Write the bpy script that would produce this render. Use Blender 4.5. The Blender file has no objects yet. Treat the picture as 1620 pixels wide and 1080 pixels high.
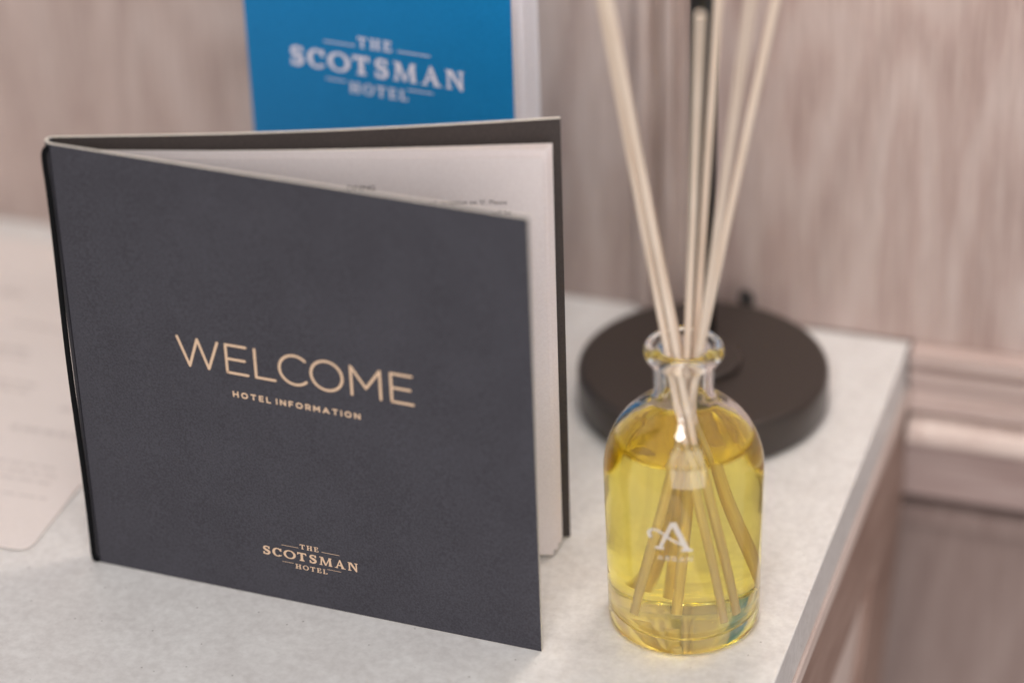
import bpy, bmesh, math, random
from mathutils import Vector, Matrix

random.seed(7)
S = bpy.context.scene
MM = 0.001
R = math.radians

# ------------------------------------------------------------------ camera
cam_d = bpy.data.cameras.new("camera")
cam = bpy.data.objects.new("camera", cam_d)
S.collection.objects.link(cam)
cx = Vector((0.95112, 0.30736, -0.02998)).normalized()
cf = Vector((-0.27778, 0.80905, -0.51795)).normalized()
cy = cx.cross(cf)                      # camera up
cx = cf.cross(cy)
m = Matrix((cx, cy, -cf)).transposed().to_4x4()
m.translation = Vector((0.22335, -1.25677, 0.77172))
cam.matrix_world = m
cam_d.sensor_width = 36.0
cam_d.lens = 105.08
cam_d.clip_start = 0.05
cam_d.clip_end = 20
cam_d.dof.use_dof = True
cam_d.dof.focus_distance = 1.284
cam_d.dof.aperture_fstop = 2.5
S.camera = cam

# ------------------------------------------------------------------ light
world = bpy.data.worlds.new("World")
S.world = world
world.use_nodes = True
bg = world.node_tree.nodes["Background"]
bg.inputs[0].default_value = (1.0, 0.965, 0.96, 1)
bg.inputs[1].default_value = 0.48

def area(name, loc, target, size, power, col):
    d = bpy.data.lights.new(name, 'AREA')
    d.shape = 'DISK'
    d.size = size
    d.energy = power
    d.color = col
    o = bpy.data.objects.new(name, d)
    S.collection.objects.link(o)
    o.location = loc
    o.rotation_euler = (Vector(target) - Vector(loc)).to_track_quat('-Z', 'Y').to_euler()
    return o

area("ceiling_light", (-0.05, -0.95, 1.75), (-0.15, -0.2, 0.0), 0.45, 7.0, (1.0, 0.975, 0.975))
fill = area("front_fill_light", (0.75, -2.35, 1.0), (-0.15, -0.2, 0.05), 2.2, 35.0, (1.0, 0.975, 0.975))  # fill lamp added in front to brighten the upright surfaces
fill.data.shape = 'RECTANGLE'
fill.data.size = 2.3
fill.data.size_y = 2.5
def downlight(loc, power, rad):
    d = bpy.data.lights.new("downlight", 'POINT')
    d.energy = power
    d.shadow_soft_size = rad
    d.color = (1.0, 0.95, 0.90)
    o = bpy.data.objects.new("downlight", d)
    S.collection.objects.link(o)
    o.location = loc
downlight((0.10, -0.80, 1.45), 2.0, 0.03)
downlight((0.02, -1.45, 1.55), 2.0, 0.03)

S.view_settings.view_transform = 'Standard'
S.view_settings.look = 'None'
S.view_settings.exposure = 0.0
S.view_settings.gamma = 1.0
S.cycles.use_denoising = True
S.cycles.max_bounces = 48
S.cycles.transmission_bounces = 48
S.cycles.glossy_bounces = 24
S.cycles.transparent_max_bounces = 12
S.cycles.caustics_reflective = True
S.cycles.caustics_refractive = True
S.cycles.sample_clamp_indirect = 20.0
S.cycles.blur_glossy = 0.0

# ------------------------------------------------------------------ helpers
def lin(r, g, b):
    f = lambda c: (c / 255 / 12.92) if c / 255 <= 0.04045 else ((c / 255 + 0.055) / 1.055) ** 2.4
    return (f(r), f(g), f(b), 1.0)

class NT:
    """Small node-tree builder."""
    def __init__(self, name, rough=0.5, col=(0.5, 0.5, 0.5, 1)):
        self.m = bpy.data.materials.new(name)
        self.m.use_nodes = True
        self.t = self.m.node_tree
        self.b = self.t.nodes["Principled BSDF"]
        self.b.inputs["Roughness"].default_value = rough
        self.b.inputs["Base Color"].default_value = col
    def n(self, kind, **kw):
        nd = self.t.nodes.new(kind)
        for k, v in kw.items():
            if k in nd.inputs.keys():
                nd.inputs[k].default_value = v
            else:
                setattr(nd, k, v)
        return nd
    def l(self, a, b):
        self.t.links.new(a, b)
    def coords(self, scale=(1, 1, 1), rot=(0, 0, 0), loc=(0, 0, 0)):
        tc = self.n('ShaderNodeTexCoord')
        mp = self.n('ShaderNodeMapping')
        mp.inputs['Scale'].default_value = scale
        mp.inputs['Rotation'].default_value = rot
        mp.inputs['Location'].default_value = loc
        self.l(tc.outputs['Object'], mp.inputs['Vector'])
        return mp.outputs['Vector']
    def noise(self, vec, scale, detail=3, rough=0.55, dist=0.0):
        nd = self.n('ShaderNodeTexNoise')
        nd.inputs['Scale'].default_value = scale
        nd.inputs['Detail'].default_value = detail
        nd.inputs['Roughness'].default_value = rough
        nd.inputs['Distortion'].default_value = dist
        self.l(vec, nd.inputs['Vector'])
        return nd.outputs['Fac']
    def ramp(self, fac, stops):
        nd = self.n('ShaderNodeValToRGB')
        e = nd.color_ramp.elements
        while len(e) < len(stops):
            e.new(0.5)
        for k, (p_, c) in enumerate(stops):
            e[k].position = p_
            e[k].color = c if len(c) == 4 else (*c, 1)
        self.l(fac, nd.inputs['Fac'])
        return nd.outputs['Color']
    def mix(self, fac, a, b, mode='MIX'):
        nd = self.n('ShaderNodeMix', data_type='RGBA', blend_type=mode)
        for sock, v in ((nd.inputs[0], fac), (nd.inputs[6], a), (nd.inputs[7], b)):
            if isinstance(v, (int, float, tuple)):
                sock.default_value = v
            else:
                self.l(v, sock)
        return nd.outputs[2]
    def bump(self, height, strength, dist=0.001):
        nd = self.n('ShaderNodeBump')
        nd.inputs['Strength'].default_value = strength
        nd.inputs['Distance'].default_value = dist
        self.l(height, nd.inputs['Height'])
        self.l(nd.outputs['Normal'], self.b.inputs['Normal'])
    def base(self, col):
        self.l(col, self.b.inputs['Base Color'])

def wood(name, axis, dark, mid, light, seed=0.0, fine=420, rough=0.5, arch=0.5):
    """Limed open-grain oak; axis = grain direction (0 x, 1 y, 2 z)."""
    w = NT(name, rough)
    st = [1.0, 1.0, 1.0]
    st[axis] = 0.06
    v = w.coords(tuple(st), loc=(seed, seed * 1.7, seed * 0.6))
    big = w.noise(v, 38, 3, 0.55, 0.6)
    pores = w.noise(v, fine, 4, 0.65, 0.2)
    st2 = [1.0, 1.0, 1.0]
    st2[axis] = 0.26
    v2 = w.coords(tuple(st2), loc=(seed * 2.1, seed, seed))
    fig = w.noise(v2, 14, 1, 0.4, 0.3)
    # growth rings: contour lines of a slow noise give cathedral arches
    mul = w.n('ShaderNodeMath', operation='MULTIPLY')
    mul.inputs[1].default_value = 46.0
    w.l(fig, mul.inputs[0])
    sn = w.n('ShaderNodeMath', operation='SINE')
    w.l(mul.outputs[0], sn.inputs[0])
    rng = w.n('ShaderNodeMapRange')
    rng.inputs['From Min'].default_value = -1
    w.l(sn.outputs[0], rng.inputs['Value'])
    c = w.ramp(big, [(0.28, dark), (0.5, mid), (0.74, light)])
    c2 = w.ramp(rng.outputs[0], [(0.0, dark), (0.55, mid), (1.0, light)])
    c = w.mix(arch, c, c2)
    c3 = w.ramp(pores, [(0.35, dark), (0.5, mid), (0.68, light)])
    c = w.mix(0.40, c, c3)
    w.base(c)
    w.bump(pores, 0.25, 0.0005)
    return w.m

MAT = {}
MAT['veneer_a'] = wood('limed oak veneer vertical', 2, lin(156, 135, 127), lin(186, 166, 158), lin(207, 192, 185), 0.0, arch=0.5)
MAT['veneer_b'] = wood('limed oak veneer cathedral', 2, lin(154, 131, 123), lin(180, 157, 149), lin(203, 187, 180), 3.3, arch=0.5)
MAT['veneer_h'] = wood('limed oak moulding', 0, lin(160, 136, 128), lin(190, 168, 160), lin(206, 190, 182), 5.0, arch=0.15)
MAT['veneer_rail'] = wood('limed oak rail', 0, lin(146, 122, 116), lin(172, 149, 143), lin(192, 174, 168), 8.0, arch=0.3)
MAT['veneer_y'] = wood('limed oak desk rail', 1, lin(124, 95, 83), lin(156, 127, 114), lin(188, 162, 150), 2.0, fine=520, arch=0.3)
MAT['veneer_dark'] = wood('oak lower panel', 2, lin(126, 106, 100), lin(146, 126, 119), lin(164, 146, 139), 6.0, arch=0.3)
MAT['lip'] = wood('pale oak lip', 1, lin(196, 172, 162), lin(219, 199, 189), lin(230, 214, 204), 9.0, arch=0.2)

# desk top : pale speckled solid surface
w = NT('speckled solid surface', 0.38)
v = w.coords()
cl = w.noise(v, 55, 4, 0.6, 0.3)
c = w.ramp(cl, [(0.30, lin(211, 207, 204)), (0.52, lin(222, 219, 216)), (0.72, lin(230, 228, 225))])
mo = w.noise(v, 260, 3, 0.6)
c = w.mix(0.35, c, w.ramp(mo, [(0.36, lin(202, 197, 192)), (0.55, lin(226, 222, 218)), (0.68, lin(238, 235, 232))]))
vo = w.n('ShaderNodeTexVoronoi')
vo.inputs['Scale'].default_value = 330
w.l(v, vo.inputs['Vector'])
dots = w.ramp(vo.outputs['Distance'], [(0.10, (1, 1, 1, 1)), (0.19, (0, 0, 0, 1))])
sep = w.n('ShaderNodeSeparateColor')
w.l(vo.outputs['Color'], sep.inputs[0])
few = w.n('ShaderNodeMath', operation='GREATER_THAN')
few.inputs[1].default_value = 0.968
w.l(sep.outputs[0], few.inputs[0])
mk = w.n('ShaderNodeMath', operation='MULTIPLY')
w.l(dots, mk.inputs[0])
w.l(few.outputs[0], mk.inputs[1])
mk2 = w.n('ShaderNodeMath', operation='MULTIPLY')
mk2.inputs[1].default_value = 0.6
w.l(mk.outputs[0], mk2.inputs[0])
c = w.mix(mk2.outputs[0], c, lin(132, 122, 116))
w.base(c)
w.bump(mo, 0.05, 0.0004)
MAT['stone'] = w.m

def paper(name, a, b, rough=0.75, sc=900, bump=0.12, spec=0.3):
    w = NT(name, rough)
    v = w.coords()
    n1 = w.noise(v, sc, 3, 0.6)
    n2 = w.noise(v, 38, 3, 0.55)
    c = w.ramp(n1, [(0.35, a), (0.65, b)])
    c = w.mix(0.22, c, w.ramp(n2, [(0.35, a), (0.66, b)]))
    w.base(c)
    w.b.inputs['Specular IOR Level'].default_value = spec
    w.bump(n1, bump, 0.0003)
    return w.m

MAT['cover'] = paper('charcoal card', lin(53, 51, 57), lin(71, 70, 77), 0.62, 1100)
MAT['cover_in'] = paper('charcoal card inside', lin(62, 55, 53), lin(76, 68, 65), 0.7, 1300)  # same card as outside, warm light put into its browner colour
MAT['board_edge'] = paper('cream board edge', lin(188, 182, 172), lin(206, 200, 191), 0.8)
MAT['page'] = paper('white page', lin(228, 217, 215), lin(236, 226, 224), 0.8)
MAT['blue'] = paper('blue print', lin(4, 120, 178), lin(14, 131, 192), 0.5, 900, 0.06)
MAT['blue_edge'] = paper('blue edge', lin(60, 110, 140), lin(80, 130, 158), 0.6)
MAT['bro_page'] = paper('brochure page', lin(226, 222, 226), lin(234, 230, 234), 0.7)
MAT['white_print'] = paper('white print', lin(236, 230, 242), lin(244, 238, 248), 0.6)
MAT['ink'] = paper('grey ink', lin(92, 82, 82), lin(110, 98, 98), 0.8)
MAT['faint_ink'] = paper('faint ink', lin(204, 193, 188), lin(212, 202, 197), 0.8)
MAT['card'] = paper('cream card', lin(224, 214, 208), lin(232, 222, 217), 0.55)
w = NT('black elastic', 0.85, lin(12, 12, 14))
w.b.inputs['Specular IOR Level'].default_value = 0.15
MAT['cord'] = w.m
w = NT('copper foil', 0.48, lin(222, 190, 160))
w.b.inputs['Metallic'].default_value = 0.15
MAT['foil'] = w.m

w = NT('bronze black metal', 0.31, lin(64, 56, 52))
w.b.inputs['Metallic'].default_value = 0.25
v = w.coords()
w.bump(w.noise(v, 1400, 2), 0.05, 0.0002)
MAT['lamp'] = w.m
MAT['pole'] = NT('black gloss metal', 0.30, lin(30, 27, 26)).m

w = NT('lamp shade fabric', 0.9, lin(235, 225, 210))
tr = w.n('ShaderNodeBsdfTranslucent')
tr.inputs['Color'].default_value = lin(240, 226, 205)
mx = w.n('ShaderNodeMixShader')
mx.inputs[0].default_value = 0.45
out = w.t.nodes['Material Output']
w.l(w.b.outputs[0], mx.inputs[1])
w.l(tr.outputs[0], mx.inputs[2])
w.l(mx.outputs[0], out.inputs['Surface'])
MAT['shade'] = w.m

w = NT('clear glass', 0.0, (0.985, 0.992, 0.985, 1))
w.b.inputs['Transmission Weight'].default_value = 1.0
w.b.inputs['IOR'].default_value = 1.47
MAT['glass'] = w.m
w = NT('yellow oil', 0.0, (1, 1, 1, 1))
w.b.inputs['Transmission Weight'].default_value = 1.0
w.b.inputs['IOR'].default_value = 1.44
va = w.n('ShaderNodeVolumeAbsorption')
va.inputs['Color'].default_value = (0.985, 0.895, 0.0, 1)
va.inputs['Density'].default_value = 27.0
w.l(va.outputs[0], w.t.nodes['Material Output'].inputs['Volume'])
MAT['oil'] = w.m
w = NT('white glass print', 0.6, lin(214, 208, 202))
w.b.inputs['Alpha'].default_value = 0.88
MAT['emblem'] = w.m

def reed_mat(name, a, b):
    w = NT(name, 0.62)
    v = w.coords((1, 1, 0.03))
    n1 = w.noise(v, 1500, 3, 0.6)
    n2 = w.noise(w.coords((1, 1, 0.4)), 60, 2, 0.5)
    c = w.ramp(n1, [(0.32, a), (0.66, b)])
    c = w.mix(0.35, c, w.ramp(n2, [(0.35, a), (0.65, b)]))
    w.base(c)
    w.bump(n1, 0.3, 0.0004)
    return w.m
MAT['reed'] = reed_mat('rattan', lin(212, 190, 168), lin(234, 217, 199))

def tag(o, label=None, cat=None, group=None, kind=None):
    if label: o['label'] = label
    if cat: o['category'] = cat
    if group: o['group'] = group
    if kind: o['kind'] = kind
    return o

def empty(name, loc_mm=(0, 0, 0), rz=0.0):
    o = bpy.data.objects.new(name, None)
    S.collection.objects.link(o)
    o.location = Vector(loc_mm) * MM
    o.rotation_euler = (0, 0, rz)
    o.empty_display_size = 0.02
    return o

def mesh_obj(name, verts, faces, mats, parent=None, smooth=False, fmat=None, loc_mm=None):
    """verts in millimetres."""
    me = bpy.data.meshes.new(name)
    me.from_pydata([(x * MM, y * MM, z * MM) for x, y, z in verts], [], faces)
    if not isinstance(mats, (list, tuple)):
        mats = [mats]
    for mm in mats:
        me.materials.append(mm)
    if fmat:
        for p_, k in zip(me.polygons, fmat):
            p_.material_index = k
    if smooth:
        for p_ in me.polygons:
            p_.use_smooth = True
    me.update()
    o = bpy.data.objects.new(name, me)
    S.collection.objects.link(o)
    if parent: o.parent = parent
    if loc_mm: o.location = Vector(loc_mm) * MM
    return o

def fix_normals(o):
    bm = bmesh.new()
    bm.from_mesh(o.data)
    bmesh.ops.recalc_face_normals(bm, faces=bm.faces)
    bm.to_mesh(o.data)
    bm.free()
    return o

def bevel(o, width_mm, seg=2, ang=40):
    md = o.modifiers.new('bevel', 'BEVEL')
    md.width = width_mm * MM
    md.segments = seg
    md.limit_method = 'ANGLE'
    md.angle_limit = R(ang)
    return o

def box(name, x0, x1, y0, y1, z0, z1, mat, parent=None, bev=0.0, seg=2):
    v = [(x, y, z) for x in (x0, x1) for y in (y0, y1) for z in (z0, z1)]
    f = [(0, 1, 3, 2), (4, 6, 7, 5), (0, 4, 5, 1), (2, 3, 7, 6), (0, 2, 6, 4), (1, 5, 7, 3)]
    o = fix_normals(mesh_obj(name, v, f, mat, parent))
    if bev:
        bevel(o, bev, seg)
    return o

def prism_x(name, prof, x0, x1, mat, parent=None, bev=0, smooth=False):
    """Profile [(y, z)] swept from x0 to x1."""
    n = len(prof)
    v = [(x0, y, z) for y, z in prof] + [(x1, y, z) for y, z in prof]
    f = [tuple(range(n)), tuple(range(2 * n - 1, n - 1, -1))]
    f += [(k, (k + 1) % n, n + (k + 1) % n, n + k) for k in range(n)]
    o = fix_normals(mesh_obj(name, v, f, mat, parent))
    if bev:
        bevel(o, bev)
    return o

def catmull(pts, sub=6):
    out = []
    n = len(pts)
    for i in range(n - 1):
        p0 = pts[max(i - 1, 0)]; p1 = pts[i]; p2 = pts[i + 1]; p3 = pts[min(i + 2, n - 1)]
        for s in range(sub):
            t = s / sub
            out.append(tuple(0.5 * (2 * b + (c_ - a) * t + (2 * a - 5 * b + 4 * c_ - d) * t * t + (3 * b - a - 3 * c_ + d) * t ** 3)
                             for a, b, c_, d in zip(p0, p1, p2, p3)))
    out.append(pts[-1])
    return out

def lathe(name, prof, mat, parent=None, seg=96, loc_mm=None, smooth=True):
    v, f, rings = [], [], []
    for r_, z in prof:
        if r_ < 1e-6:
            rings.append([len(v)])
            v.append((0, 0, z))
        else:
            rings.append(list(range(len(v), len(v) + seg)))
            v += [(r_ * math.cos(2 * math.pi * k / seg), r_ * math.sin(2 * math.pi * k / seg), z) for k in range(seg)]
    for a, b in zip(rings, rings[1:]):
        for k in range(seg):
            k2 = (k + 1) % seg
            if len(a) == 1 and len(b) == 1: continue
            if len(a) == 1: f.append((a[0], b[k], b[k2]))
            elif len(b) == 1: f.append((a[k], a[k2], b[0]))
            else: f.append((a[k], a[k2], b[k2], b[k]))
    return fix_normals(mesh_obj(name, v, f, mat, parent, smooth, loc_mm=loc_mm))

def tube(name, pts, rad, mat, parent=None, seg=12, radii=None, caps=True):
    """Closed tube along a polyline (mm)."""
    v, f = [], []
    P = [Vector(q) for q in pts]
    up = Vector((0, 0, 1))
    prev = None
    for i, q in enumerate(P):
        t = (P[min(i + 1, len(P) - 1)] - P[max(i - 1, 0)]).normalized()
        if prev is None:
            a = t.orthogonal().normalized()
        else:
            a = (prev - t * prev.dot(t)).normalized()
        prev = a
        b = t.cross(a)
        rr = radii[i] if radii else rad
        for k in range(seg):
            an = 2 * math.pi * k / seg
            v.append(tuple(q + a * math.cos(an) * rr + b * math.sin(an) * rr))
    for i in range(len(P) - 1):
        for k in range(seg):
            k2 = (k + 1) % seg
            f.append((i * seg + k, i * seg + k2, (i + 1) * seg + k2, (i + 1) * seg + k))
    if caps:
        f.append(tuple(range(seg - 1, -1, -1)))
        f.append(tuple(range((len(P) - 1) * seg, len(P) * seg)))
    o = fix_normals(mesh_obj(name, v, f, mat, parent))
    for p_ in o.data.polygons:
        p_.use_smooth = len(p_.vertices) == 4
    return o

# ------------------------------------------------------------------ wall
wall = tag(empty('wall', (0, 0, 0)), kind='structure')
box('panel', -900, -140.2, 0, 18, -300, 620, MAT['veneer_a'], wall, 0.6)
box('panel', -112.0, 700, 0, 18, 0.5, 620, MAT['veneer_b'], wall, 0.8)
box('panel_backing', -140.0, -112.2, 6, 18, -300, 620, MAT['veneer_a'], wall)
box('moulding_bead', -139.6, -132.0, -5.5, 5.8, 0.3, 620, MAT['veneer_a'], wall, 2.6, 4)
box('moulding_bead', -126.0, -121.2, -1.5, 5.8, 0.3, 620, MAT['veneer_a'], wall, 1.6, 3)
# dado moulding that continues the desk line to the right of the desk
def arc(cy_, cz, ry, rz_, a0, a1, n=8):
    return [(cy_ + ry * math.cos(R(a0 + (a1 - a0) * k / n)), cz + rz_ * math.sin(R(a0 + (a1 - a0) * k / n))) for k in range(n + 1)]
prof = [(17, 0.2), (-1, 0.2), (-9.0, -1.4), (-9.2, -7.4), (-8.6, -8.0), (-4.2, -9.0), (-4.2, -11.6), (-8.0, -12.6), (-8.2, -17.2), (-5.0, -19.2),
        (-4.6, -28.0), (-8.0, -29.0), (-8.2, -34.6), (-3.0, -35.6), (-1.0, -36.4), (-1.0, -39.5), (17, -39.5)]
prism_x('dado_moulding', prof, 2.0, 700, MAT['veneer_h'], wall)
prof = [(17, -39.8), (-3, -39.8), (-9.2, -42.6), (-11.0, -45.0), (-11.2, -50.4), (-10.2, -52.6), (-8.0, -53.6), (17, -53.6)]
prism_x('torus_moulding', prof, 2.0, 700, MAT['lip'], wall)
box('backing_board', -140, 700, 18.2, 21.5, -91, 620, MAT['veneer_dark'], wall)
box('wall_batten', -138, 1.7, 0.6, 17.8, -53.8, -0.6, MAT['veneer_rail'], wall)
box('rail', -138, 700, 0.5, 18, -91.0, -54.0, MAT['veneer_rail'], wall, 0.8)
box('gap_back', -138, 700, 40, 46, -420, -88, MAT['veneer_dark'], wall)
box('lower_rail', -138, 700, 2.0, 39.5, -110, -98.8, MAT['veneer_dark'], wall, 0.8)
box('lower_panel', -140, 700, 7.0, 39.4, -420, -110.3, MAT['veneer_dark'], wall)

# ------------------------------------------------------------------ desk
desk = tag(empty('desk', (-300, -280, -25)), 'pale speckled stone-topped wooden desk against the panelled wall', 'desk')
def dsk(o):
    o.location = o.location - desk.location
    return o
top = dsk(box('desk_top', -900, 0.0, -620, -0.4, -25, 0, MAT['stone'], desk, 0.7, 3))
dsk(box('edge_lip', -12, 1.6, -619, -0.6, -33.5, -25.15, MAT['lip'], desk, 0.7))
dsk(box('side_rail', -18, 0.2, -618, -0.8, -88, -33.7, MAT['veneer_y'], desk, 0.6))
# slanted bracket board below the rail at the wall end and the inset panel, light put into its pale colour
dsk(prism_x('bracket', [(-1.0, -88.2), (-1.0, -100), (-62, -232), (-146, -212), (-61, -88.2)], -18, -0.4, MAT['veneer_y'], desk, 0.8))
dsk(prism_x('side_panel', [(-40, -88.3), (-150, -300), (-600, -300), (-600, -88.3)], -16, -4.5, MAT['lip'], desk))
dsk(box('front_rail', -900, -18.3, -612, -594, -120, -25.3, MAT['veneer_h'], desk, 0.6))

# ------------------------------------------------------------------ lettering
class Glyphs:
    """Collects thin printed prisms in a flat (u, v) plane; each piece a hair higher than the last so none are coplanar."""
    def __init__(self, base=0.02, step=0.0035):
        self.v, self.f, self.h, self.base, self.step = [], [], base, base, step
        self.k = 0
    def _z(self):
        self.k += 1
        return self.base + self.step * (self.k % 9)
    def poly(self, pts):
        z = self._z()
        o = len(self.v)
        self.v += [(x, y, z) for x, y in pts]
        self.f.append(tuple(range(o, o + len(pts))))
    def disc(self, x, y, r_, n=14):
        self.poly([(x + r_ * math.cos(2 * math.pi * k / n), y + r_ * math.sin(2 * math.pi * k / n)) for k in range(n)])
    def strip(self, L, Rr):
        z = self._z()
        o = len(self.v)
        for a, b in zip(L, Rr):
            self.v += [(a[0], a[1], z), (b[0], b[1], z)]
        for k in range(len(L) - 1):
            self.f.append((o + 2 * k, o + 2 * k + 1, o + 2 * k + 3, o + 2 * k + 2))
    def ribbon(self, pts, w0):
        """Smooth ribbon; w0 a width or list of widths."""
        n = len(pts)
        ws = w0 if isinstance(w0, (list, tuple)) else [w0] * n
        L, Q = [], []
        for i in range(n):
            a, b = pts[max(i - 1, 0)], pts[min(i + 1, n - 1)]
            dx, dy = b[0] - a[0], b[1] - a[1]
            d = math.hypot(dx, dy) or 1
            nx, ny = -dy / d * ws[i] / 2, dx / d * ws[i] / 2
            L.append((pts[i][0] + nx, pts[i][1] + ny))
            Q.append((pts[i][0] - nx, pts[i][1] - ny))
        self.strip(L, Q)
    def stroke(self, pts, w0, caps=True):
        for a, b in zip(pts, pts[1:]):
            self.ribbon([a, b], w0)
        if caps:
            for q in pts:
                self.disc(q[0], q[1], w0 / 2)
    def curve(self, pts, w0):
        self.ribbon(pts, w0)
        self.disc(*pts[0], w0 / 2)
        self.disc(*pts[-1], w0 / 2)
    def build(self, name, mat, parent, fn):
        """fn maps (u, v, h) in mm to a local point in mm."""
        o = mesh_obj(name, [fn(*q) for q in self.v], self.f, mat, parent)
        return o

def ell(cx_, cy_, rx, ry, a0, a1, n=40):
    return [(cx_ + rx * math.cos(R(a0 + (a1 - a0) * k / n)), cy_ + ry * math.sin(R(a0 + (a1 - a0) * k / n))) for k in range(n + 1)]

def welcome(G, w0=1.22):
    b, t = 113.9, 127.5
    mid = (b + t) / 2
    G.stroke([(50.2, t), (55.1, b), (59.5, t), (64.0, b), (68.8, t)], w0)
    for x in (72.6, 147.4):
        G.stroke([(x, b), (x, t)], w0)
        G.stroke([(x, t), (x + 9.2, t)], w0)
        G.stroke([(x, mid), (x + 8.4, mid)], w0)
        G.stroke([(x, b), (x + 9.5, b)], w0)
    G.stroke([(85.9, t), (85.9, b), (94.6, b)], w0)
    G.curve(ell(104.0, mid, 7.05, 7.05, 47, 315), w0)
    G.curve(ell(118.4, mid, 7.05, 7.05, 0, 359.9, 56), w0)
    G.stroke([(129.5, b), (129.5, t), (136.0, 118.0), (142.5, t), (142.5, b)], w0)

SANS = {
    'H': (2.05, [[(0, 0), (0, 1)], [(1, 0), (1, 1)], [(0, .5), (1, .5)]]),
    'T': (2.0, [[(.5, 0), (.5, 1)], [(0, 1), (1, 1)]]),
    'E': (1.55, [[(0, 0), (0, 1)], [(0, 1), (1, 1)], [(0, .5), (.9, .5)], [(0, 0), (1, 0)]]),
    'L': (1.5, [[(0, 1), (0, 0), (1, 0)]]),
    'I': (0.0, [[(0, 0), (0, 1)]]),
    'N': (2.1, [[(0, 0), (0, 1), (1, 0), (1, 1)]]),
    'F': (1.5, [[(0, 0), (0, 1)], [(0, 1), (1, 1)], [(0, .48), (.9, .48)]]),
    'R': (1.8, [[(0, 0), (0, 1)], [(.5, .38), (1, 0)], [(0, 1), (.6, 1), (.95, .88), (1, .69), (.95, .5), (.6, .38), (0, .38)]]),
    'M': (2.4, [[(0, 0), (0, 1), (.5, .35), (1, 1), (1, 0)]]),
    'A': (2.5, [[(0, 0), (.5, 1), (1, 0)], [(.2, .3), (.8, .3)]]),
    'O': (2.5, None),
}
def sans_word(G, word, x0, x1, y0, h, w0, gap=1.0, space=2.6):
    wid = [0 if c == ' ' else SANS[c][0] for c in word]
    tot = 0
    for k, c in enumerate(word):
        tot += space if c == ' ' else wid[k] + w0
        if k < len(word) - 1 and c != ' ' and word[k + 1] != ' ': tot += gap
    s = (x1 - x0) / tot
    x = x0
    for k, c in enumerate(word):
        if c == ' ':
            x += space * s
            continue
        a = x + w0 * s / 2
        ww = wid[k] * s
        if c == 'O':
            G.curve(ell(a + ww / 2, y0 + h / 2, ww / 2, h / 2, 0, 359.9, 28), w0)
        else:
            for st in SANS[c][1]:
                G.stroke([(a + p_[0] * ww, y0 + p_[1] * h) for p_ in st], w0, True)
        x += (wid[k] + w0) * s
        if k < len(word) - 1 and word[k + 1] != ' ': x += gap * s

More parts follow.
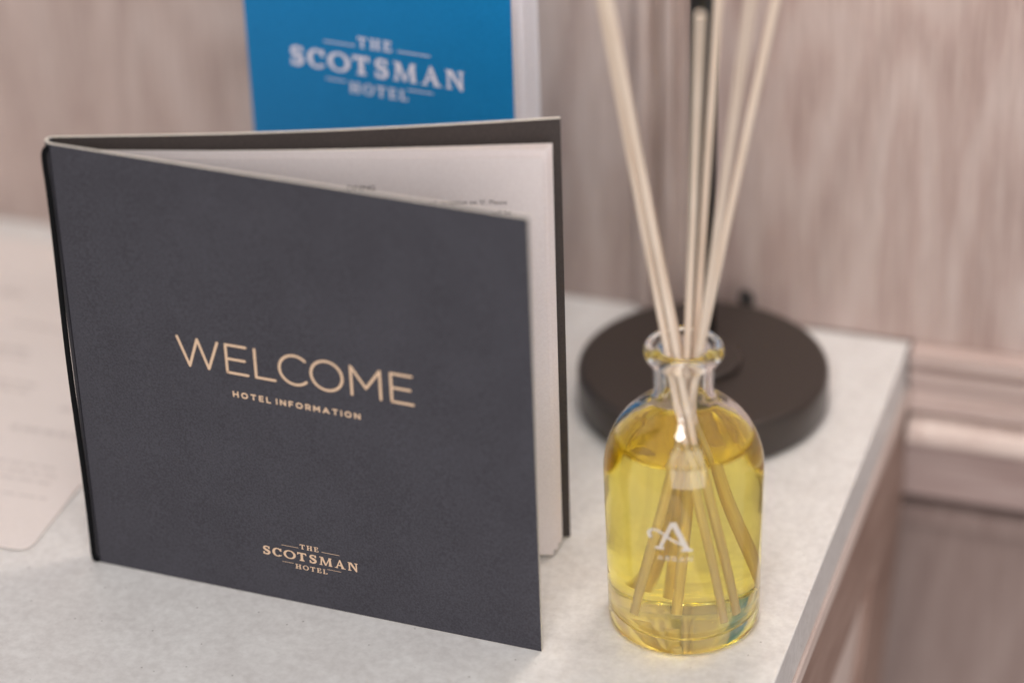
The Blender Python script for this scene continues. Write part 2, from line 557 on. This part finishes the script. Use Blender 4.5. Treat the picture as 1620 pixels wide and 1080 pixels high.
def serif(G, ch, x0, x1, y0, h):
    """Bold bracketed serif capitals drawn inside the box."""
    W = x1 - x0
    hv = 1.0 if h > 3 else 0.86
    st = 0.27 * h * hv          # stem
    th = 0.125 * h * hv         # hairline
    sf = 0.095 * h * hv         # serif thickness
    X = lambda t: x0 + t * W
    Y = lambda t: y0 + t * h
    def rect(a, b, c_, d): G.poly([(a, c_), (b, c_), (b, d), (a, d)])
    def foot(xc, half, y, up):                    # bracketed serif
        s_ = 1 if up else -1
        G.poly([(xc - half, y), (xc + half, y), (xc + half, y + s_ * sf * 0.8), (xc + st * 0.52, y + s_ * sf * 1.9),
                (xc - st * 0.52, y + s_ * sf * 1.9), (xc - half, y + s_ * sf * 0.8)][::s_])
    def ring(cx_, cy_, rx, ry, ix, iy, a0, a1, n=40, tilt=8):
        o = ell(cx_, cy_, rx, ry, a0, a1, n)
        q = []
        for k in range(n + 1):
            a = R(a0 + (a1 - a0) * k / n)
            q.append((cx_ + ix * math.cos(a) , cy_ + iy * math.sin(a) ))
        G.strip(o, q)
    if ch == 'O':
        ring(X(.5), Y(.5), W / 2, h * .52, W / 2 - st * 1.0, h * .52 - th, 0, 360, 48)
    elif ch == 'C':
        ring(X(.53), Y(.5), W * .53, h * .52, W * .53 - st * 1.05, h * .52 - th * 1.05, 48, 318, 44)
        G.poly([(X(.80), Y(.66)), (X(.97), Y(.64)), (X(.97), Y(1.0)), (X(.90), Y(1.0)), (X(.72), Y(.90))])
        G.poly([(X(.80), Y(.18)), (X(.86), Y(.06)), (X(1.0), Y(.17)), (X(.96), Y(.23))])
    elif ch == 'S':
        pts = catmull([(X(.88), Y(.74)), (X(.78), Y(.90)), (X(.50), Y(.955)), (X(.22), Y(.86)), (X(.20), Y(.67)), (X(.46), Y(.535)),
                       (X(.76), Y(.41)), (X(.84), Y(.24)), (X(.62), Y(.07)), (X(.36), Y(.045)), (X(.17), Y(.13)), (X(.09), Y(.30))], 5)
        n = len(pts)
        ws = []
        for k in range(n):
            t = k / (n - 1)
            ws.append(th + (st * 1.02 - th) * math.exp(-((t - 0.5) / 0.24) ** 2))
        G.ribbon(pts, ws)
        G.poly([(X(.74), Y(.70)), (X(.95), Y(.69)), (X(.93), Y(1.02)), (X(.85), Y(1.0)), (X(.72), Y(.88))])
        G.poly([(X(.03), Y(.32)), (X(.05), Y(-.02)), (X(.12), Y(-.02)), (X(.30), Y(.13)), (X(.22), Y(.31))])
    elif ch == 'T':
        rect(X(.5) - st / 2, X(.5) + st / 2, Y(0), Y(1) - th)
        rect(X(0.02), X(.98), Y(1) - th * 1.2, Y(1))
        G.poly([(X(0), Y(.70)), (X(.07), Y(.70)), (X(.20), Y(1) - th), (X(.02), Y(1.0)), ])
        G.poly([(X(.93), Y(.70)), (X(1.0), Y(.70)), (X(.98), Y(1.0)), (X(.80), Y(1) - th)])
        foot(X(.5), st * 1.0, Y(0), True)
    elif ch == 'H':
        for t in (.22, .78):
            rect(X(t) - st / 2, X(t) + st / 2, Y(0), Y(1))
            foot(X(t), W * .22, Y(0), True)
            foot(X(t), W * .22, Y(1), False)
        rect(X(.22), X(.78), Y(.5) - th * .6, Y(.5) + th * .6)
    elif ch in 'EL':
        xs = X(.28)
        rect(xs - st / 2, xs + st / 2, Y(0), Y(1))
        rect(X(0), xs, Y(0), Y(0) + sf)
        rect(X(0), xs, Y(1) - sf, Y(1))
        rect(xs, X(.96), Y(0), Y(0) + th)
        G.poly([(X(.72), Y(0) + th * .8), (X(.93), Y(0)), (X(1.0), Y(.33)), (X(.93), Y(.33))])
        if ch == 'E':
            rect(xs, X(.90), Y(1) - th, Y(1))
            G.poly([(X(.68), Y(1) - th * .8), (X(.86), Y(.70)), (X(.93), Y(.70)), (X(.92), Y(1))])
            rect(xs, X(.74), Y(.52) - th * .5, Y(.52) + th * .5)
            rect(X(.68), X(.77), Y(.38), Y(.66))
        else:
            rect(xs, xs + st, Y(1) - sf, Y(1))
    elif ch == 'M':
        G.poly([(X(.08), Y(0)), (X(.08) + th * 1.15, Y(0)), (X(.16) + th * 1.15, Y(1)), (X(.14), Y(1))])
        G.poly([(X(.12), Y(1)), (X(.12) + st * 1.0, Y(1)), (X(.53), Y(.16)), (X(.49), Y(0.0)), (X(.45), Y(0.0))])
        G.poly([(X(.45), Y(0)), (X(.53), Y(0)), (X(.86), Y(1)), (X(.78), Y(1))])
        G.poly([(X(.87) - st * .55, Y(0)), (X(.87) + st * .45, Y(0)), (X(.84) + st * .40, Y(1)), (X(.80) - st * .3, Y(1))])
        rect(X(.0), X(.24), Y(0), Y(0) + sf)
        rect(X(.72), X(1.0), Y(0), Y(0) + sf)
        rect(X(.02), X(.24), Y(1) - sf, Y(1))
        rect(X(.76), X(.98), Y(1) - sf, Y(1))
    elif ch == 'A':
        G.poly([(X(.10), Y(0)), (X(.10) + th * 1.2, Y(0)), (X(.53), Y(.98)), (X(.47), Y(1.04))])
        G.poly([(X(.78) - st * .55, Y(0)), (X(.78) + st * .55, Y(0)), (X(.55), Y(1.04)), (X(.45), Y(1.04)), (X(.44), Y(.90))])
        rect(X(.24), X(.70), Y(.30), Y(.30) + th)
        rect(X(0), X(.31), Y(0), Y(0) + sf)
        rect(X(.60), X(1.0), Y(0), Y(0) + sf)
    elif ch == 'N':
        rect(X(.15) - th * .6, X(.15) + th * .6, Y(0), Y(1))
        rect(X(.85) - th * .6, X(.85) + th * .6, Y(0), Y(1))
        G.poly([(X(.08), Y(1)), (X(.08) + st * 1.15, Y(1)), (X(.90), Y(.12)), (X(.90), Y(-.04)), (X(.80), Y(-.04))])
        rect(X(0), X(.33), Y(0), Y(0) + sf)
        rect(X(0), X(.28), Y(1) - sf, Y(1))
        rect(X(.67), X(1.0), Y(1) - sf, Y(1))

def hotel_logo(G, line=0.20):
    for ch, a, b in (('S', 81.8, 85.3), ('C', 86.3, 90.8), ('O', 91.6, 97.4), ('T', 98.1, 102.5), ('S', 103.8, 107.3), ('M', 108.5, 114.5), ('A', 115.7, 120.8), ('N', 122.0, 126.6)):
        serif(G, ch, a, b, 23.0, 4.35)
    for ch, a, b in (('T', 99.7, 102.1), ('H', 102.9, 105.6), ('E', 106.3, 108.5)):
        serif(G, ch, a, b, 29.35, 2.45)
    for ch, a, b in (('H', 96.9, 99.7), ('O', 100.4, 103.2), ('T', 103.9, 106.3), ('E', 107.0, 109.2), ('L', 109.9, 112.0)):
        serif(G, ch, a, b, 18.5, 2.4)
    for a, b, y in ((90.9, 99.0, 29.6), (109.9, 118.3, 29.8), (90.8, 96.0, 20.85), (112.0, 118.6, 21.2)):
        G.poly([(a, y - line / 2), (b, y - line / 2), (b, y + line / 2), (a, y + line / 2)])

def small_text(name, words, mat, parent, fn, u_right, v_base, size, off=0.0):
    """Small body text from the built-in typeface, laid on a page by fn."""
    cu = bpy.data.curves.new(name, 'FONT')
    cu.body = words
    cu.size = size
    cu.align_x = 'RIGHT'
    cu.resolution_u = 3
    cu.offset = off
    tmp = bpy.data.objects.new(name, cu)
    S.collection.objects.link(tmp)
    bpy.context.view_layer.update()
    me = tmp.to_mesh()
    vs = [fn(u_right + q.co.x, v_base + q.co.y, 0.03) for q in me.vertices]
    fs = [tuple(p_.vertices) for p_ in me.polygons]
    tmp.to_mesh_clear()
    bpy.data.objects.remove(tmp)
    bpy.data.curves.remove(cu)
    return mesh_obj(name, vs, fs, mat, parent)

# ------------------------------------------------------------------ sheets and covers
def sheet(name, org, yaw, w0, z0, z1, thick, mats, parent, bow=0.0, nu=24, sag=0.0, dog=0.0):
    """Upright sheet from the hinge: u along yaw, front face at n=0, thickness away from the viewer.
    mats = front, back, edge. Returns object and the (u, v, h) mapping to the same local frame."""
    d = Vector((math.cos(yaw), math.sin(yaw), 0))
    n = Vector((math.sin(yaw), -math.cos(yaw), 0))        # toward the viewer
    O = Vector(org)
    def at(u, v_, h):
        t = min(max(u / w0, 0), 1)
        b = bow * math.sin(math.pi * t) + dog * max(0, t - .9) ** 2 * 100
        return tuple(O + d * u + n * (b + h) + Vector((0, 0, v_ + sag * (1 - t))))
    nv = 2
    v, f, fm = [], [], []
    cols = [w0 * k / nu for k in range(nu + 1)]
    for side in (0, -thick):
        for u in cols:
            for k in range(nv):
                v.append(at(u, z0 + (z1 - z0) * k / (nv - 1), side))
    off = (nu + 1) * nv
    for k in range(nu):
        a, b, c_, e = k * nv, (k + 1) * nv, (k + 1) * nv + 1, k * nv + 1
        f.append((a, b, c_, e)); fm.append(0)
        f.append((off + a, off + e, off + c_, off + b)); fm.append(1)
        f.append((a, off + a, off + b, b)); fm.append(2)
        f.append((e, c_, off + c_, off + e)); fm.append(2)
    f.append((0, 1, off + 1, off)); fm.append(0)
    l = nu * nv
    f.append((l, off + l, off + l + 1, l + 1)); fm.append(2)
    o = fix_normals(mesh_obj(name, v, f, mats, parent, fmat=fm))
    return o, at

# ---- welcome folder
FY, RY = R(-2.65), R(19.24)
folder = tag(empty('welcome_folder', (-310.5, -278, 0)), 'open charcoal card folder with copper WELCOME lettering standing on the desk', 'folder')
spine = Vector((0.6, -2.6, 0))
front, fat = sheet('front_cover', tuple(spine), FY, 210.0, 0.3, 210.3, 1.5, [MAT['cover'], MAT['cover_in'], MAT['board_edge']], folder, 0.0, 24)
rear, rat = sheet('rear_cover', (-0.8, 3.2, 0), RY, 210.0, 0.3, 210.3, 1.5, [MAT['cover_in'], MAT['cover'], MAT['board_edge']], folder, 3.5, 30)
# folded spine joining the two boards
sp = []
for k in range(9):
    a = R(-92.65 - (180 - 2) * k / 8 + 0)
    sp.append(a)
P0 = Vector(fat(0, 0, -0.75)); P1 = Vector(rat(0, 0, -0.75))
mid = (P0 + P1) / 2
pts = []
for k in range(9):
    t = k / 8
    q = P0.lerp(P1, t) + Vector((-2.2 * math.sin(math.pi * t), 0, 0))
    pts.append(q)
v, f, fm = [], [], []
for q_i, q in enumerate(pts):
    tdir = (pts[min(q_i + 1, 8)] - pts[max(q_i - 1, 0)]).normalized()
    nn = Vector((-tdir.y, tdir.x, 0))
    if nn.x > 0: nn = -nn
    for s_ in (0.75, -0.75):
        for z in (0.3, 210.3):
            v.append((q.x + nn.x * s_, q.y + nn.y * s_, z))
for k in range(8):
    a, b = 4 * k, 4 * (k + 1)
    f += [(a, a + 1, b + 1, b), (a + 2, b + 2, b + 3, a + 3), (a, b, b + 2, a + 2), (a + 1, a + 3, b + 3, b + 1)]
    fm += [0, 0, 1, 1]
fix_normals(mesh_obj('spine', v, f, [MAT['cover'], MAT['board_edge']], folder, fmat=fm))
# black elastic loop running down the outside of the fold
ex, ey = -2.3, -2.6
el = [(1.6, -0.8, 207.4), (-0.2, -1.8, 208.2), (-1.6, -2.4, 207.2), (ex - 0.1, ey, 204.5), (ex - 0.2, ey, 199)]
el += [(ex - 0.2 + 0.35 * math.sin(z * 0.045), ey, z) for z in range(190, 9, -20)]
el += [(ex - 0.1, ey, 4), (ex + 0.9, ey + 0.4, 1.1), (3.0, 1.8, 1.3)]
tube('elastic_cord', catmull(el, 4), 1.25, MAT['cord'], folder, 10)

G = Glyphs(); welcome(G)
G.build('title_lettering', MAT['foil'], front, fat)
G = Glyphs(); sans_word(G, 'HOTEL INFORMATION', 74.1, 132.6, 102.3, 2.35, 0.68, 1.15, 2.3)
G.build('subtitle_lettering', MAT['foil'], front, fat)
G = Glyphs(); hotel_logo(G)
G.build('logo_lettering', MAT['foil'], front, fat)

pm = [MAT['page'], MAT['page'], MAT['board_edge']]
pages = []
for k, (yaw, w0, zb, zt, bow) in enumerate(((16.1, 201.6, 1.2, 200.4, 0.9), (16.5, 203.2, 2.8, 203.2, 1.2), (16.9, 203.5, 3.0, 202.8, 1.4), (17.5, 204.6, 3.6, 202.4, 1.6), (17.9, 204.8, 3.2, 202.0, 1.8), (18.3, 205.0, 3.4, 201.8, 2.2))):
    pg, pat = sheet('page', (1.2, -0.4 + 0.38 * k, 0), R(yaw), w0, zb, zt, 0.22, pm, folder, bow, 24, sag=3.2)
    pages.append((pg, pat))
pg, pat = pages[0]
small_text('heading_print', 'DINING', MAT['ink'], pg, pat, 132.0, 185.3, 3.3, 0.03)
small_text('body_print', "call reception on '0'. Please", MAT['ink'], pg, pat, 186.3, 178.6, 3.0, 0.01)
small_text('body_print', 'will be', MAT['ink'], pg, pat, 187.9, 174.0, 3.0, 0.01)

# ---- blue brochure behind the folder
bro = tag(empty('blue_brochure', (-304.2, -88.6, 0)), 'blue brochure with white hotel lettering standing behind the charcoal folder', 'brochure')
bf, bat = sheet('front_cover', (0, 0, 0), R(-4.5), 135.6, 0.2, 225, 0.4, [MAT['blue'], MAT['bro_page'], MAT['board_edge']], bro, 0.0, 16)
G = Glyphs()
hotel_logo(G, 0.26)
lx = lambda u: 22.6 + (u - 81.8) * (111.0 - 22.6) / (126.6 - 81.8)
lz = lambda v_: 160.6 + (v_ - 23.0) * 2.20
G.build('logo_lettering', MAT['white_print'], bf, lambda u, v_, h: bat(lx(u), lz(v_), h + 0.03))
for k, (yw, ww) in enumerate(((1.0, 136.2), (4.0, 136.6), (6.6, 137.0))):
    sheet('page', (0.4, 0.5 + 0.4 * k, 0), R(yw), ww, 0.4, 224.6, 0.2, [MAT['bro_page']] * 3, bro, 1.2, 16)
sheet('back_cover', (0.3, 2.0, 0), R(8.0), 138.2, 0.2, 225, 0.5, [MAT['bro_page'], MAT['blue'], MAT['blue_edge']], bro, 1.0, 16)

# ------------------------------------------------------------------ table lamp
lamp = tag(empty('table_lamp', (-84.9, -79.7, 0)), 'dark bronze table lamp with round disc base standing behind the glass bottle', 'lamp')
base = lathe('base', [(0, 0.3), (57.5, 0.3), (58.6, 0.9), (59.4, 2.0), (60, 3.2), (60, 18.4), (59.8, 19.5), (59.1, 20.7), (57.9, 21.6), (56.6, 22.0), (30, 22.0), (0, 22.0)], MAT['lamp'], lamp, 128, smooth=False)
for p_ in base.data.polygons:
    p_.use_smooth = abs(p_.normal.z) < 0.98
lathe('collar', [(0, 22.05), (18.6, 22.05), (18.6, 24.6), (18.0, 25.4), (17.0, 25.6), (7, 25.8), (0, 25.8)], MAT['lamp'], lamp, 64)
lathe('pole', [(0, 25.9), (6.3, 25.9), (6.3, 560), (0, 560)], MAT['pole'], lamp, 40)
sh = lathe('lamp_shade', [(70, 440), (62, 575), (61.2, 575), (69.2, 440), (70, 440)], MAT['shade'], lamp, 72)
tube('shade_ring', [(65.0 * math.cos(R(a)), 65.0 * math.sin(R(a)), 522) for a in range(0, 361, 10)], 1.2, MAT['pole'], lamp, 8)
for a in (0, 120, 240):
    tube('shade_spoke', [(5 * math.cos(R(a)), 5 * math.sin(R(a)), 522), (64.6 * math.cos(R(a)), 64.6 * math.sin(R(a)), 522)], 1.1, MAT['pole'], lamp, 8)
cordp = [(8, 52, 9), (7, 60, 12), (4, 63.5, 19), (3.5, 64.5, 23.6), (6, 67, 21), (4, 70, 13), (-14, 72, 4), (-40, 74, 3.0)]
tube('power_cord', catmull(cordp, 6), 2.1, MAT['pole'], lamp, 10)
bl = bpy.data.lights.new('bulb_light', 'POINT')
bl.energy = 2.9
bl.color = (1.0, 0.92, 0.86)
bl.shadow_soft_size = 0.045
blo = bpy.data.objects.new('bulb_light', bl)
S.collection.objects.link(blo)
blo.parent = lamp
blo.location = (0.036, -0.01, 0.485)

# ------------------------------------------------------------------ diffuser bottle
BX, BY = -49.1, -247.2
bottle = tag(empty('diffuser_bottle', (BX, BY, 0)), 'clear glass reed diffuser bottle of yellow oil with white letter A', 'bottle')
outer = catmull([(0, 1.6), (14, 1.5), (25, 1.0), (28.6, 0.35), (30.6, 0.55), (32.0, 1.9), (32.5, 4.2), (32.7, 10), (33.0, 30), (33.4, 52), (33.7, 70), (33.75, 76),
                 (33.3, 82), (31.8, 88.2), (29.2, 94.2), (25.6, 99.6), (21.4, 103.9), (17.2, 107.1), (14.2, 109.4), (12.8, 111.8), (12.5, 115), (12.5, 121), (12.5, 126.4),
                 (12.9, 128.2), (14.6, 129.4), (16.0, 131.0), (16.5, 132.9), (16.1, 134.8), (14.8, 135.9), (13.0, 136.1)], 4)
inner = catmull([(13.0, 136.1), (11.3, 135.6), (10.1, 134.3), (9.6, 132), (9.5, 127), (9.5, 118), (9.7, 113.5), (10.9, 110.4), (13.6, 107.2), (17.4, 104.0), (21.2, 100.7), (25.0, 96.4),
                 (28.2, 91.4), (30.2, 86.0), (31.3, 80.6), (31.7, 75), (31.6, 68), (31.1, 40), (30.6, 15), (30.1, 11.0), (28.4, 8.2), (25.0, 6.9), (18, 6.6), (9, 7.2), (0, 7.6)], 4)
glass = lathe('glass', outer + inner[1:], MAT['glass'], bottle, 112)
LV = 93.0
oilp = [(r_, z) for r_, z in inner if z < LV - 0.8]
r_top = next(r_ for r_, z in inner if z < LV + 0.6)
oil_prof = [(0, LV - 0.6), (r_top * .6, LV - 0.6), (r_top - 2.2, LV - 0.55), (r_top - 0.9, LV - 0.2), (r_top - 0.1, LV + 0.45)]
off = []
for k, (r_, z) in enumerate(oilp):
    a = oilp[max(k - 1, 0)]; b = oilp[min(k + 1, len(oilp) - 1)]
    tx, tz = b[0] - a[0], b[1] - a[1]
    d = math.hypot(tx, tz) or 1
    nx, nz = -tz / d, tx / d                       # outward of the cavity
    off.append((max(r_ + nx * 0.22, 0), z + nz * 0.22 if r_ > 1e-6 else z - 0.22))
off[-1] = (0, off[-1][1])
lathe('oil', oil_prof + off, MAT['oil'], bottle, 112)
# white letter A with a swash, printed on the glass, and the name below it
g2 = Vector((-0.3247, 0.9458)); r2 = Vector((0.9458, 0.3247))
def on_glass(u, v_, h):
    rad = 33.0 + (v_ - 30) * 0.0178 + 0.12 + h * 0.6
    a = (u - 7.2) / 33.4
    q = r2 * math.sin(a) * rad - g2 * math.cos(a) * rad
    return (q.x, q.y, v_)
G = Glyphs(0.03, 0.012)
def gl(pts, n=6):                       # subdivide so that it follows the cylinder
    out = []
    for a, b in zip(pts, pts[1:]):
        for k in range(n):
            out.append((a[0] + (b[0] - a[0]) * k / n, a[1] + (b[1] - a[1]) * k / n))
    return out + [pts[-1]]
A0, A1 = 56.6, 70.6
G.ribbon(gl([(0.6, A1), (6.4, A0 + 0.2)]), 2.3)
G.ribbon(gl([(0.3, A1), (-5.0, A0 + 0.4)]), 1.5)
G.ribbon(gl([(-7.2, A0 + 0.3), (-3.2, A0 + 0.3)]), 1.2)
G.ribbon(gl([(3.8, A0 + 0.2), (8.6, A0 + 0.2)]), 1.2)
sw = catmull([(-9.0, 61.4), (-9.9, 63.6), (-8.6, 65.4), (-6.2, 65.6), (-3.2, 64.0), (-0.4, 62.0), (4.2, 59.6)], 5)
G.ribbon(sw, [2.0 - 0.9 * min(1, k / 10) for k in range(len(sw))])
G.build('emblem', MAT['emblem'], bottle, on_glass)
G = Glyphs(0.03, 0.012)
sans_word(G, 'ARRAN', -6.0, 8.4, 51.0, 2.3, 0.42, 1.2)
w = NT('worn white print', 0.6, lin(226, 220, 214))
w.b.inputs['Alpha'].default_value = 0.5
MAT['worn'] = w.m
G.build('name_print', MAT['worn'], bottle, on_glass)

# ------------------------------------------------------------------ reeds
REEDS = [  # rim r, rim g, slope r, slope g, length, label
    (-6.784, -1.782, -0.163, 0.127, 305, 'leftmost thin reed fanning left out of the glass bottle'),
    (-3.182, -5.526, -0.163, 0.040, 305, 'thin reed leaning left, just right of the leftmost reed in the bottle'),
    (-2.179, 6.059, -0.178, -0.009, 305, 'reed standing behind the two front reeds that lean left in the bottle'),
    (1.3, -0.205, 0.022, -0.128, 285, 'upright reed whose cut tip shows in front of the lamp pole'),
    (5.318, 4.437, 0.062, 0.066, 300, 'reed leaning slightly right, along the right side of the lamp pole'),
    (5.9, -4.3, 0.092, -0.209, 322, 'blurred reed tilting towards the viewer, right of the lamp pole'),
    (6.951, -0.83, 0.193, 0.058, 305, 'rightmost reed fanning far right out of the glass bottle'),
]
for k, (rr, rg, sr, sg, L, lab) in enumerate(REEDS):
    def at_z(z, rr=rr, rg=rg, sr=sr, sg=sg):
        a = rr + sr * (z - 134); b = rg + sg * (z - 134)
        q = r2 * a + g2 * b
        return Vector((BX + q.x, BY + q.y, z))
    bot = at_z(10.6)
    d = (at_z(200) - bot).normalized()
    o_ = tube('reed', [(0, 0, 0), (0, 0, L * .33), (0.3, 0, L * .66), (0, 0, L - .4), (0, 0, L)], 1.6, MAT['reed'], None, 14, radii=[1.6, 1.6, 1.6, 1.6, 1.48])
    o_.location = bot * MM
    o_.rotation_mode = 'QUATERNION'
    o_.rotation_quaternion = d.to_track_quat('Z', 'Y')
    tag(o_, lab, 'reed', 'reeds in the diffuser bottle')

# ------------------------------------------------------------------ cards lying on the desk at the left
def flat_card(name, x0, x1, y0, y1, rad, z, thick, mat, bend=None):
    pts = []
    for cx_, cy_, a0 in ((x1 - rad, y0 + rad, -90), (x1 - rad, y1 - rad, 0), (x0 + rad, y1 - rad, 90), (x0 + rad, y0 + rad, 180)):
        pts += [(cx_ + rad * math.cos(R(a0 + 90 * k / 6)), cy_ + rad * math.sin(R(a0 + 90 * k / 6))) for k in range(7)]
    n = len(pts)
    org = ((x0 + x1) / 2, (y0 + y1) / 2, z)
    v = [(x - org[0], y - org[1], 0) for x, y in pts] + [(x - org[0], y - org[1], thick) for x, y in pts]
    f = [tuple(range(n - 1, -1, -1)), tuple(range(n, 2 * n))] + [(k, (k + 1) % n, n + (k + 1) % n, n + k) for k in range(n)]
    o = fix_normals(mesh_obj(name, v, f, mat, None, loc_mm=org))
    return o, org
low, lorg = flat_card('card', -520, -262, -228.5, -22, 3, 0.25, 0.5, MAT['card'])
tag(low, 'cream card lying on the desk, partly hidden behind the charcoal folder', 'card')
upc, uorg = flat_card('leaflet', -494, -344.3, -283, -73, 7, 0.85, 0.7, MAT['card'])
tag(upc, 'pale printed leaflet with a rounded corner lying on the desk beside the folder spine', 'leaflet')
bars = []
def row(x0, x1, y, h):
    x = x0
    while x < x1 - 3:
        w_ = random.uniform(4, 11)
        bars.append((x, min(x + w_, x1), y, h))
        x += w_ + 1.6
for (x0, x1, y, h) in ((-478, -400, -156, 3.0), (-478, -404, -162, 3.0), (-382, -369, -172, 3.2), (-398, -360, -193, 3.6), (-478, -357, -220, 1.8), (-478, -356, -226, 1.8),
                       (-478, -354, -232, 1.8), (-478, -352, -244, 1.6), (-460, -448, -78, 6), (-440, -410, -104, 3), (-445, -420, -128, 4), (-462, -415, -134, 2.5)):
    row(x0, x1, y, h)
v, f = [], []
for (a, b, y, h) in bars:
    k = len(v)
    v += [(a - uorg[0], y - uorg[1], 0.73), (b - uorg[0], y - uorg[1], 0.73), (b - uorg[0], y + h - uorg[1], 0.73), (a - uorg[0], y + h - uorg[1], 0.73)]
    f.append((k, k + 1, k + 2, k + 3))
tag(mesh_obj('print', v, f, MAT['faint_ink'], upc), kind='stuff')
